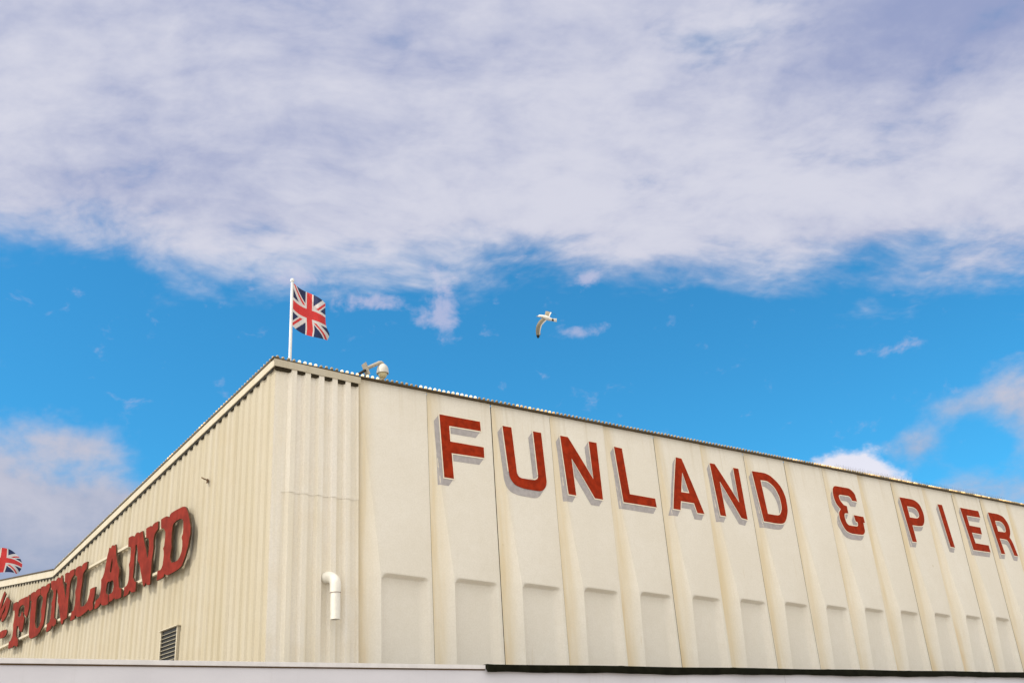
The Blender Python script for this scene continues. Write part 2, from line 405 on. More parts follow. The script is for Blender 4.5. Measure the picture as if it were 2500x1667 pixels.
bm = bmesh.new(); add_box(bm, (X0 - 0.02, D + 0.11, 0), (X0 + BAY * NP, D + 0.25, ZT - 0.01)); bpart('joint_backing', bm_mesh(bm, 'joint_backing'), M_GAP)

# ---- lettering painted on the panels: (s, z above 5.9, curved?)
S1 = 1
LET = {
 1: ('F', [[(.203,1.02),(.972,1.02),(.978,.862),(.372,.855),(.376,.598),(1.015,.6),(1.015,.425),(.386,.41),(.396,0),(.214,0)]]),
 2: ('U', [[(.188,1.015),(.37,1.015),(.396,.30,1),(.402,.237,1),(.431,.19,1),(.495,.17,1),(.62,.17),(.70,.172,1),(.76,.178,1),(.815,.205,1),(.839,.25,1),(.838,.32,1),(.814,1.018),(.986,1.018),(1.014,.26,1),(1.012,.17,1),(.980,.085,1),(.90,.018,1),(.80,0,1),(.70,0),(.56,.0,1),(.45,.010,1),(.329,.045,1),(.253,.13,1),(.228,.23,1),(.222,.33,1)]]),
 3: ('N', [[(.178,1.02),(.349,1.02),(.823,.343),(.812,1.012),(.992,1.012),(1.0,.008),(.808,.008),(.374,.644),(.379,0),(.205,0)]]),
 4: ('L', [[(.185,1.0),(.374,.992),(.406,.165),(1.041,.165),(1.053,.008),(.218,0)]]),
 5: ('A', [[(.492,1.006),(.64,1.0),(1.04,.004),(.842,0),(.789,.175),(.435,.17),(.382,0),(.190,0)], [(.485,.345),(.702,.35),(.600,.732)]]),
 6: ('N', [[(.182,1.01),(.32,1.011),(.836,.317),(.833,1.005),(.987,1.002),(1.003,.006),(.821,.02),(.372,.678),(.368,0),(.198,0)]]),
 7: ('D', [[(.145,1.0),(.448,1.006,1),(.60,.995,1),(.745,.943,1),(.944,.796,1),(1.045,.60,1),(1.055,.42,1),(1.032,.285,1),(.935,.12,1),(.83,.035,1),(.70,.008,1),(.56,0),(.189,0)], [(.357,.842),(.50,.846,1),(.60,.83,1),(.75,.74,1),(.845,.58,1),(.865,.44,1),(.85,.32,1),(.766,.205,1),(.671,.172,1),(.55,.168),(.372,.168)]]),
 9: ('and', [[(.209,.916,1),(.263,.974,1),(.335,1.001,1),(.50,1.003),(.72,1.005,1),(.80,1.0,1),(.891,.964,1),(.973,.882,1),(.992,.74),(.818,.737),(.785,.797,1),(.714,.829,1),(.60,.828),(.45,.824,1),(.401,.815,1),(.366,.777,1),(.387,.689,1),(.465,.615,1),(.52,.60,1),(.578,.593),(.568,.439),(.475,.43,1),(.430,.415,1),(.408,.37,1),(.401,.311,1),(.420,.225,1),(.497,.178,1),(.60,.178),(.75,.183,1),(.80,.19,1),(.832,.22,1),(.841,.276),(.772,.294),(.749,.422),(1.108,.422),(1.117,.297),(1.058,.29),(1.055,.126,1),(.997,.054,1),(.915,.021,1),(.80,.015),(.60,.008,1),(.48,.012,1),(.344,.045,1),(.255,.141,1),(.206,.29,1),(.235,.426,1),(.322,.502),(.221,.591,1),(.178,.71,1),(.180,.82,1)]]),
 11: ('P', [[(.191,1.01),(.60,1.014,1),(.744,1.005,1),(.88,.96,1),(.965,.88,1),(1.014,.721,1),(.982,.56,1),(.90,.46,1),(.793,.415,1),(.65,.402),(.416,.397),(.408,.015),(.218,.01)], [(.405,.826),(.58,.83,1),(.68,.822,1),(.77,.78,1),(.812,.70,1),(.79,.625,1),(.694,.58,1),(.58,.574),(.398,.572)]]),
 12: ('I', [[(.480,1.005),(.670,1.006),(.735,.02),(.532,.018)]]),
 13: ('E', [[(.196,1.014),(1.005,1.014),(1.019,.855),(.403,.846),(.390,.603),(.89,.603),(.877,.438),(.411,.435),(.435,.188),(1.067,.192),(1.071,.03),(.225,.008)]]),
 14: ('R', [[(.198,1.02),(.60,1.026,1),(.72,1.016,1),(.87,.985,1),(.975,.91,1),(1.05,.80,1),(1.055,.68,1),(1.003,.555,1),(.929,.475),(.985,.40,1),(1.03,.30,1),(1.104,.03),(.904,.025),(.84,.26,1),(.80,.345,1),(.734,.395,1),(.64,.40),(.391,.396),(.425,.018),(.219,.01)], [(.428,.836),(.60,.845,1),(.70,.838,1),(.79,.79,1),(.838,.71,1),(.815,.62,1),(.75,.582,1),(.62,.577),(.424,.572)]]),
}
WORDS = {'and': 'ampersand'}
def smooth_poly(poly, sub=4):
    out = []; n = len(poly)
    for i in range(n):
        p1 = poly[i]; p2 = poly[(i + 1) % n]; out.append(p1[:2])
        if len(p1) > 2 and len(p2) > 2:
            p0 = poly[i - 1]; p3 = poly[(i + 2) % n]
            for k in range(1, sub):
                t = k / sub
                out.append(tuple(0.5 * (2 * p1[c] + (p2[c] - p0[c]) * t + (2 * p0[c] - 5 * p1[c] + 4 * p2[c] - p3[c]) * t * t + (3 * p1[c] - p0[c] - 3 * p2[c] + p3[c]) * t ** 3) for c in (0, 1)))
    return out
def area(p): return 0.5 * sum(p[i][0] * p[(i + 1) % len(p)][1] - p[(i + 1) % len(p)][0] * p[i][1] for i in range(len(p)))
def offset_poly(p, d):
    n = len(p); out = []
    for i in range(n):
        a = Vector(p[i - 1]); b = Vector(p[i]); c = Vector(p[(i + 1) % n])
        e1 = (b - a).normalized(); e2 = (c - b).normalized()
        n1 = Vector((e1.y, -e1.x)); n2 = Vector((e2.y, -e2.x))
        m = (n1 + n2); den = max(1 + n1.dot(n2), 0.35)
        out.append(tuple(b + m * (d / den)))
    return out
def lay_sheet(bm, loops, lift, mat_i, cuts=True, hfun=p_surf, zoff=5.9):
    """flat polygon (with holes) in (s,z) cut into strips and laid on the panel surface"""
    b2 = bmesh.new()
    pts3 = [[Vector((x, y, 0)) for x, y in l] for l in loops]; flat = [v for l in pts3 for v in l]
    vv = [b2.verts.new(v) for v in flat]
    for t in tessellate_polygon(pts3):
        try: b2.faces.new([vv[i] for i in t])
        except ValueError: pass
    if cuts:
        for i in range(1, 12): bmesh.ops.bisect_plane(b2, geom=b2.verts[:] + b2.edges[:] + b2.faces[:], plane_co=(i * 0.1, 0, 0), plane_no=(1, 0, 0))
        for i in range(1, 15): bmesh.ops.bisect_plane(b2, geom=b2.verts[:] + b2.edges[:] + b2.faces[:], plane_co=(i * 0.02 - 0.009, 0, 0), plane_no=(1, 0, 0))
        for i in range(-2, 11): bmesh.ops.bisect_plane(b2, geom=b2.verts[:] + b2.edges[:] + b2.faces[:], plane_co=(0, i * 0.1 + 0.031, 0), plane_no=(0, 1, 0))
    for v in b2.verts:
        s, z = v.co.x, v.co.y + zoff; v.co = (s, -hfun(s, z) - lift, z)
    b2.faces.ensure_lookup_table()
    vm = {}
    for f in b2.faces:
        nv = []
        for v in f.verts:
            if v not in vm: vm[v] = bm.verts.new(v.co)
            nv.append(vm[v])
        f2 = bm.faces.new(nv)
        f2.material_index = mat_i
    b2.free()
SHV = (-0.105, -0.125)
for k, (nm, loops) in LET.items():
    loops = [smooth_poly(l) for l in loops]
    loops = [(l if (area(l) > 0) == (i == 0) else l[::-1]) for i, l in enumerate(loops)]     # outline anticlockwise, holes clockwise
    bm = bmesh.new()
    outl = [offset_poly(l, 0.020) for l in loops]
    # painted block shade: every edge swept down-left
    lift = 0.002
    lay_sheet(bm, [[(x + SHV[0], y + SHV[1]) for x, y in l] for l in loops], lift, 2)
    for l in loops:
        for i in range(len(l)):
            a, b = l[i], l[(i + 1) % len(l)]
            ex, ey = b[0] - a[0], b[1] - a[1]
            if (ey * SHV[0] - ex * SHV[1]) <= 1e-6: continue       # only edges facing the sweep
            lift += 0.00006
            lay_sheet(bm, [[a, b, (b[0] + SHV[0], b[1] + SHV[1]), (a[0] + SHV[0], a[1] + SHV[1])]], lift, 2)
    lay_sheet(bm, outl, 0.0065, 1)
    lay_sheet(bm, loops, 0.0085, 0)
    for f in bm.faces:
        f.normal_update()
        if f.normal.y > 0: f.normal_flip()
    me = bpy.data.meshes.new('painted_letter'); bm.to_mesh(me); bm.free()
    o = new_obj('painted_letter', me, [M_REDP, M_OUTL, M_GREYP], PANELS[k])
    o['label'] = 'dark red painted %s with cream outline and grey block shade' % ('letter ' + nm if len(nm) == 1 else 'ampersand')

# ---- corrugated cladding. profile: offset along pitch, height out
PROF = [(0.0, 0.0), (0.085, 0.0), (0.125, 1.0), (0.198, 1.0), (0.2117, 0.0)]
def corr_sheet(fn, a0, a1, pitch, z0, ztop, start=0.0, lift=0.0, depth=0.019):
    """strip of corrugation between a0 and a1; fn(a, out, z) gives world points"""
    cols = []
    k = math.floor((a0 - start) / pitch) - 1; sc_ = pitch / 0.2117
    while start + k * pitch < a1 + pitch:
        for px, h in PROF[:-1]:
            cols.append((start + k * pitch + px * sc_, h * depth))
        k += 1
    def hh(a):
        for (x1, h1), (x2, h2) in zip(cols, cols[1:]):
            if x1 <= a <= x2: return h1 + (h2 - h1) * (a - x1) / max(x2 - x1, 1e-9)
        return 0
    cs = [(a0, hh(a0))] + [c for c in cols if a0 + 1e-4 < c[0] < a1 - 1e-4] + [(a1, hh(a1))]
    verts = []; faces = []
    for a, h in cs:
        verts.append(fn(a, h + lift, z0)); verts.append(fn(a, h + lift, ztop(a)))
    for i in range(len(cs) - 1): faces.append((2 * i, 2 * i + 2, 2 * i + 3, 2 * i + 1))
    return verts, faces
def solid_sheet(name, verts, faces, nout, thick=0.0012):
    me = mesh_from(name, verts, faces); b = bmesh.new(); b.from_mesh(me)
    bmesh.ops.recalc_face_normals(b, faces=b.faces)
    b.faces.ensure_lookup_table()
    if b.faces[0].normal.dot(nout) < 0: bmesh.ops.reverse_faces(b, faces=b.faces)
    b.to_mesh(me); b.free(); return me
def Ff(a, out, z): return Vector((a, D - out, z))
FN = Vector((0, -1, 0))
fstart = 5.489
for (z0, z1, lf) in ((0.0, 5.415, 0.0), (5.405, 7.22, 0.006)):
    v, f = corr_sheet(Ff, 5.30, X0 - 0.008, 0.2117, z0, lambda a: z1, fstart, lf, 0.050)
    bpart('corrugated_sheet', solid_sheet('corrugated_sheet', v, f, FN), M_STEELF)
g = 0.10; i = 0
while g < 18.0:
    g1 = min(g + 1.0, 18.0)
    v, f = corr_sheet(G, g, g1 + 0.004, 0.2, 0.0, lambda a: roof_z(a) - 0.05, 0.035, 0.0016 * (i % 2))
    bpart('corrugated_sheet', solid_sheet('corrugated_sheet', v, f, GN), M_STEEL)
    g = g1; i += 1
# dark pieces added in the troughs as the shadow under the fascia
M_TRSHADE = simple('painted trough shade', (0.035, 0.026, 0.012, 1), 0.95, 0.2)
def trough_shadows(fn, a_lo, a_hi, pitch, start, depth, zbot):
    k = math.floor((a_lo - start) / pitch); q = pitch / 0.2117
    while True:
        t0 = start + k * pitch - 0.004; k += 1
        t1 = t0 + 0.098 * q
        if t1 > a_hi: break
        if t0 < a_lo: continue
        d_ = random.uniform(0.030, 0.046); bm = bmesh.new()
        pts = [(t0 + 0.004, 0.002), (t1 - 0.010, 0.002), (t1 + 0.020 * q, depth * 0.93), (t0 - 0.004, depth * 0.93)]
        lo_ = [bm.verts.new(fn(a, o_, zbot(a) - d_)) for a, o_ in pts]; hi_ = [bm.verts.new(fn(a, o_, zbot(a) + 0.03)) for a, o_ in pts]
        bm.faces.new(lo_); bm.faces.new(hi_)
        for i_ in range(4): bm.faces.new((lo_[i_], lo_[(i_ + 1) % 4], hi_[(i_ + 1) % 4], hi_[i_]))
        bpart('trough_shadow', bm_mesh(bm, 'trough_shadow'), M_TRSHADE)
trough_shadows(Ff, 5.2, X0, 0.2117, fstart, 0.050, lambda a: 7.187 - 0.0283 * (a - 5.118))
trough_shadows(G, 0.10, KINK - 0.05, 0.2, 0.035, 0.019, lambda a: roof_z(a) - 0.109)
trough_shadows(G, KINK + 0.05, 13.5, 0.2, 0.035, 0.019, lambda a: roof_z(a) - 0.135)
bm = bmesh.new(); add_box(bm, (X0 - 0.0075, D - 0.010, 0), (X0 + 0.004, D - 0.002, 7.15)); bpart('expansion_joint', bm_mesh(bm, 'expansion_joint'), M_GAP)
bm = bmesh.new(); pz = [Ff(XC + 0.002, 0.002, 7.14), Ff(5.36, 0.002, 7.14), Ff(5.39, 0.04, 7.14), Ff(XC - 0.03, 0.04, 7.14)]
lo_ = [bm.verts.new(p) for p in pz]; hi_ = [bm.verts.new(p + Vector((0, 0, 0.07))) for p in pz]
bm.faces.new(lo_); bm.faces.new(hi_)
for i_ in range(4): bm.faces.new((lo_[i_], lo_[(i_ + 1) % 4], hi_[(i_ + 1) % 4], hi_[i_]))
bpart('trough_shadow', bm_mesh(bm, 'trough_shadow'), M_TRSHADE)  # corner piece of the dark fascia shadow
# corner flashing
bm = bmesh.new()
pf = [Ff(5.312, 0.005, 0), Ff(XC - 0.004, 0.005, 0), G(0.112, 0.005, 0)]
pb = [Ff(5.312, 0.0005, 0), Ff(XC + 0.01, 0.0005, 0), G(0.112, 0.0005, 0)]
bm.free()
for leg, m_ in ((pf[:2], M_STEELF), (pf[1:], M_STEEL)):
    bm = bmesh.new(); lo = [bm.verts.new(p) for p in leg]; hi = [bm.verts.new(p + Vector((0, 0, 7.215))) for p in leg]
    bm.faces.new((lo[0], lo[1], hi[1], hi[0])); bpart('corner_flashing', bm_mesh(bm, 'corner_flashing'), m_)
# fascia boards
def ramp_board(name, p0, p1, hgt, out0, out1, fn, mat, hgt1=None):
    """board from (a0,ztop0) to (a1,ztop1), hanging down by hgt, between two outs"""
    bm = bmesh.new(); vs_ = []
    for (a, zt), h in ((p0, hgt), (p1, hgt1 or hgt)):
        for o_ in (out0, out1):
            for z in (zt - h, zt): vs_.append(bm.verts.new(fn(a, o_, z)))
    for f in ((0, 1, 3, 2), (4, 6, 7, 5), (0, 4, 5, 1), (2, 3, 7, 6), (0, 2, 6, 4), (1, 5, 7, 3)): bm.faces.new([vs_[i] for i in f])
    return bpart(name, bm_mesh(bm, name, 0.003), mat)
ramp_board('fascia_board', (5.118, 7.294), (X0 + 0.02, 7.257), 0.107, 0.057, 0.070, Ff, M_TRIM)
ramp_board('fascia_board', (-0.052, 7.297), (KINK, roof_z(KINK)), 0.112, 0.038, 0.055, G, M_TRIM)
ramp_board('fascia_board', (KINK + 0.003, roof_z(KINK) + 0.01), (18.0, roof_z(18.0) + 0.01), 0.13, 0.038, 0.057, G, M_TRIM, 0.16)
ramp_board('roof_edge', (KINK + 0.05, roof_z(KINK + .05) + 0.035), (18.0, roof_z(18.0) + 0.035), 0.022, -0.2, 0.075, G, M_DARK)
# roof slabs and the walls that close the hall
def slab(name, pts, th, mat):
    bm = bmesh.new(); t_ = [bm.verts.new(p) for p in pts]; b_ = [bm.verts.new(Vector(p) - Vector((0, 0, th))) for p in pts]
    bm.faces.new(t_); bm.faces.new(b_[::-1])
    for i in range(4): bm.faces.new((t_[i], b_[i], b_[(i + 1) % 4], t_[(i + 1) % 4]))
    return bpart(name, bm_mesh(bm, name), mat)
XE = X0 + BAY * NP
def RE(g, z): p = G(g, 0, 0); return Vector((XE - 0.02, p.y, z))
slab('roof_slab', [G(0.06, 0.03, 7.235), RE(0.06, 7.235), RE(KINK, 5.99), G(KINK, 0.03, 5.99)], 0.08, M_ROOF)
slab('roof_slab', [G(KINK + .01, 0.03, 5.985), RE(KINK + .01, 5.985), RE(18.0, 7.18), G(18.0, 0.03, 7.18)], 0.08, M_ROOF)
bm = bmesh.new(); add_box(bm, (XE, D + 0.03, 0), (XE + 0.15, D + 17.9, 5.9)); bpart('end_wall', bm_mesh(bm, 'end_wall'), M_CON)
bm = bmesh.new(); pb_ = G(18.02, 0, 0); add_box(bm, (pb_.x, pb_.y, 0), (XE, pb_.y + 0.15, 7.0)); bpart('rear_wall', bm_mesh(bm, 'rear_wall'), M_STEEL)

# ------------------------------------------------------------------ strips of cap lamps on the roof edge
def mat_bulb(name, c, emit=0.0, ec=(1, .8, .5, 1), rough=0.25, vary=0.0):
    t = NT(name); o = t.rnd()
    t.col(t.mix(o, tuple(x * .6 for x in c[:3]) + (1,), c)); t.rough(rough)
    t.b.inputs['Emission Color'].default_value = ec; t.b.inputs['Emission Strength'].default_value = emit
    if vary: t.L.new(t.math('MULTIPLY', t.math('ADD', t.math('MULTIPLY', o, 2 * vary), 1 - vary), emit), t.b.inputs['Emission Strength'])
    return t.m
MB_ON = mat_bulb('lit lamp', (0.85, 0.72, 0.5, 1), 0.6, (1.0, 0.80, 0.52, 1)); MB_RIM = mat_bulb('lit lamp collar', (0.8, 0.5, 0.25, 1), 0.55, (1.0, 0.50, 0.22, 1))
MB_WARM = mat_bulb('dim lit lamp', (0.55, 0.40, 0.18, 1), 0.42, (1.0, 0.62, 0.25, 1), vary=0.9); MB_WRIM = mat_bulb('dim lamp collar', (0.25, 0.17, 0.07, 1), 0.03)
MB_OFF = mat_bulb('unlit lamp', (0.38, 0.30, 0.17, 1)); MB_OFF2 = mat_bulb('unlit grey lamp', (0.26, 0.26, 0.22, 1)); MB_SOCK = mat_bulb('lamp socket', (0.07, 0.06, 0.03, 1), rough=0.6)
def bulb_mesh(name, top, rim):
    bm = bmesh.new()
    add_lathe(bm, [(0.013, -0.036), (0.016, -0.022), (0.0225, -0.015), (0.0235, -0.002), (0.0215, 0.009), (0.015, 0.017), (0.005, 0.0215)], 10)
    bmesh.ops.recalc_face_normals(bm, faces=bm.faces)
    for f in bm.faces: f.material_index = 1 if f.calc_center_median().z < -0.010 else 0
    me = bm_mesh(bm, name, smooth=True, angle=50); me.materials.append(top); me.materials.append(rim); return me
BM = {1: bulb_mesh('bulb', MB_ON, MB_RIM), 2: bulb_mesh('bulb', MB_WARM, MB_WRIM), 0: bulb_mesh('bulb', MB_OFF, MB_SOCK), 3: bulb_mesh('bulb', MB_OFF2, MB_SOCK)}
LF = thing('lamp_strip', 'string of round cap lamps along the panelled front roof edge, some lit', 'light string', (XC, D, 7.26))
LG = thing('lamp_strip', 'string of small cap lamps climbing the sloping gable edge to the corner', 'light string', (XC, D, 7.26), None)
def lz(x): return 7.262 + (0.031 * (X0 - x) / (X0 - XC) if x < X0 else 0)
bm = bmesh.new()
for a, b in ((5.10, X0), (X0 + .002, XE)):
    v = []
    for x in (a, b):
        for y in (D - 0.066, D + 0.03):
            for z in (lz(x) + 0.001, lz(x) + 0.018): v.append(bm.verts.new((x, y, z)))
    for f in ((0, 1, 3, 2), (4, 6, 7, 5), (0, 4, 5, 1), (2, 3, 7, 6), (0, 2, 6, 4), (1, 5, 7, 3)): bm.faces.new([v[i] for i in f])
me = bm_mesh(bm, 'rail'); me.transform(Matrix.Translation((-XC, -D, -7.26))); new_obj('rail', me, M_DARK, LF)
pat = [0]*4 + [1]*4 + [0]*4 + [1]*8 + [0]*8 + [1]*13 + [0]*9 + [2]*10 + [0]*70
while len(pat) < 300: pat += [2]*random.choice((6, 7, 8, 13)) + [0]*random.choice((4, 5, 7))
i = 0; x = 5.185
while x < XE - 0.05:
    o = new_obj('bulb', BM[pat[i]], None, LF)
    o.location = (x - XC, -0.022 + random.uniform(-.003, .003), lz(x) + 0.052 - 7.26 + random.uniform(-.003, .003))
    o.rotation_euler = (random.uniform(-.15, .15) + 0.25, random.uniform(-.15, .15), 0)
    x += 0.0842; i += 1
bm = bmesh.new(); v = []
for gg in (-0.05, KINK):
    for o_ in (-0.03, 0.060):
        for z in (0.003, 0.032): v.append(bm.verts.new(G(gg, o_, roof_z(gg) + z)))
for f in ((0, 1, 3, 2), (4, 6, 7, 5), (0, 4, 5, 1), (2, 3, 7, 6), (0, 2, 6, 4), (1, 5, 7, 3)): bm.faces.new([v[i] for i in f])
me = bm_mesh(bm, 'rail'); me.transform(Matrix.Translation((-XC, -D, -7.26))); new_obj('rail', me, M_DARK, LG)
gg = 0.05; i = 0
while gg < KINK - 0.03:
    lit = 2 if (16 <= i < 22 or 26 <= i < 29 or 40 <= i < 43) else (3 if i % 3 else 0)
    o = new_obj('bulb', BM[lit], None, LG); p = G(gg, 0.02, roof_z(gg) + 0.070)
    o.location = p - Vector((XC, D, 7.26)); o.rotation_euler = (random.uniform(-.2, .2), random.uniform(-.3, .1), 0)
    gg += 0.0842; i += 1
# anti-perching spikes along part of the front edge
bm = bmesh.new()
for x in [17.8 + i * 0.045 for i in range(150)]:
    for t in (-1, 1):
        p = Vector((x, D + 0.02, 7.285)); q = p + Vector((random.uniform(-.02, .02), t * 0.03, 0.125 + random.uniform(-.02, .015)))
        add_tube(bm, [p, q], [0.0016, 0.0008], 4)
tag(new_obj('bird_spikes', bm_mesh(bm, 'bird_spikes'), M_DARK), 'thin wire bird spikes on the front roof edge above the ampersand', 'bird spikes')

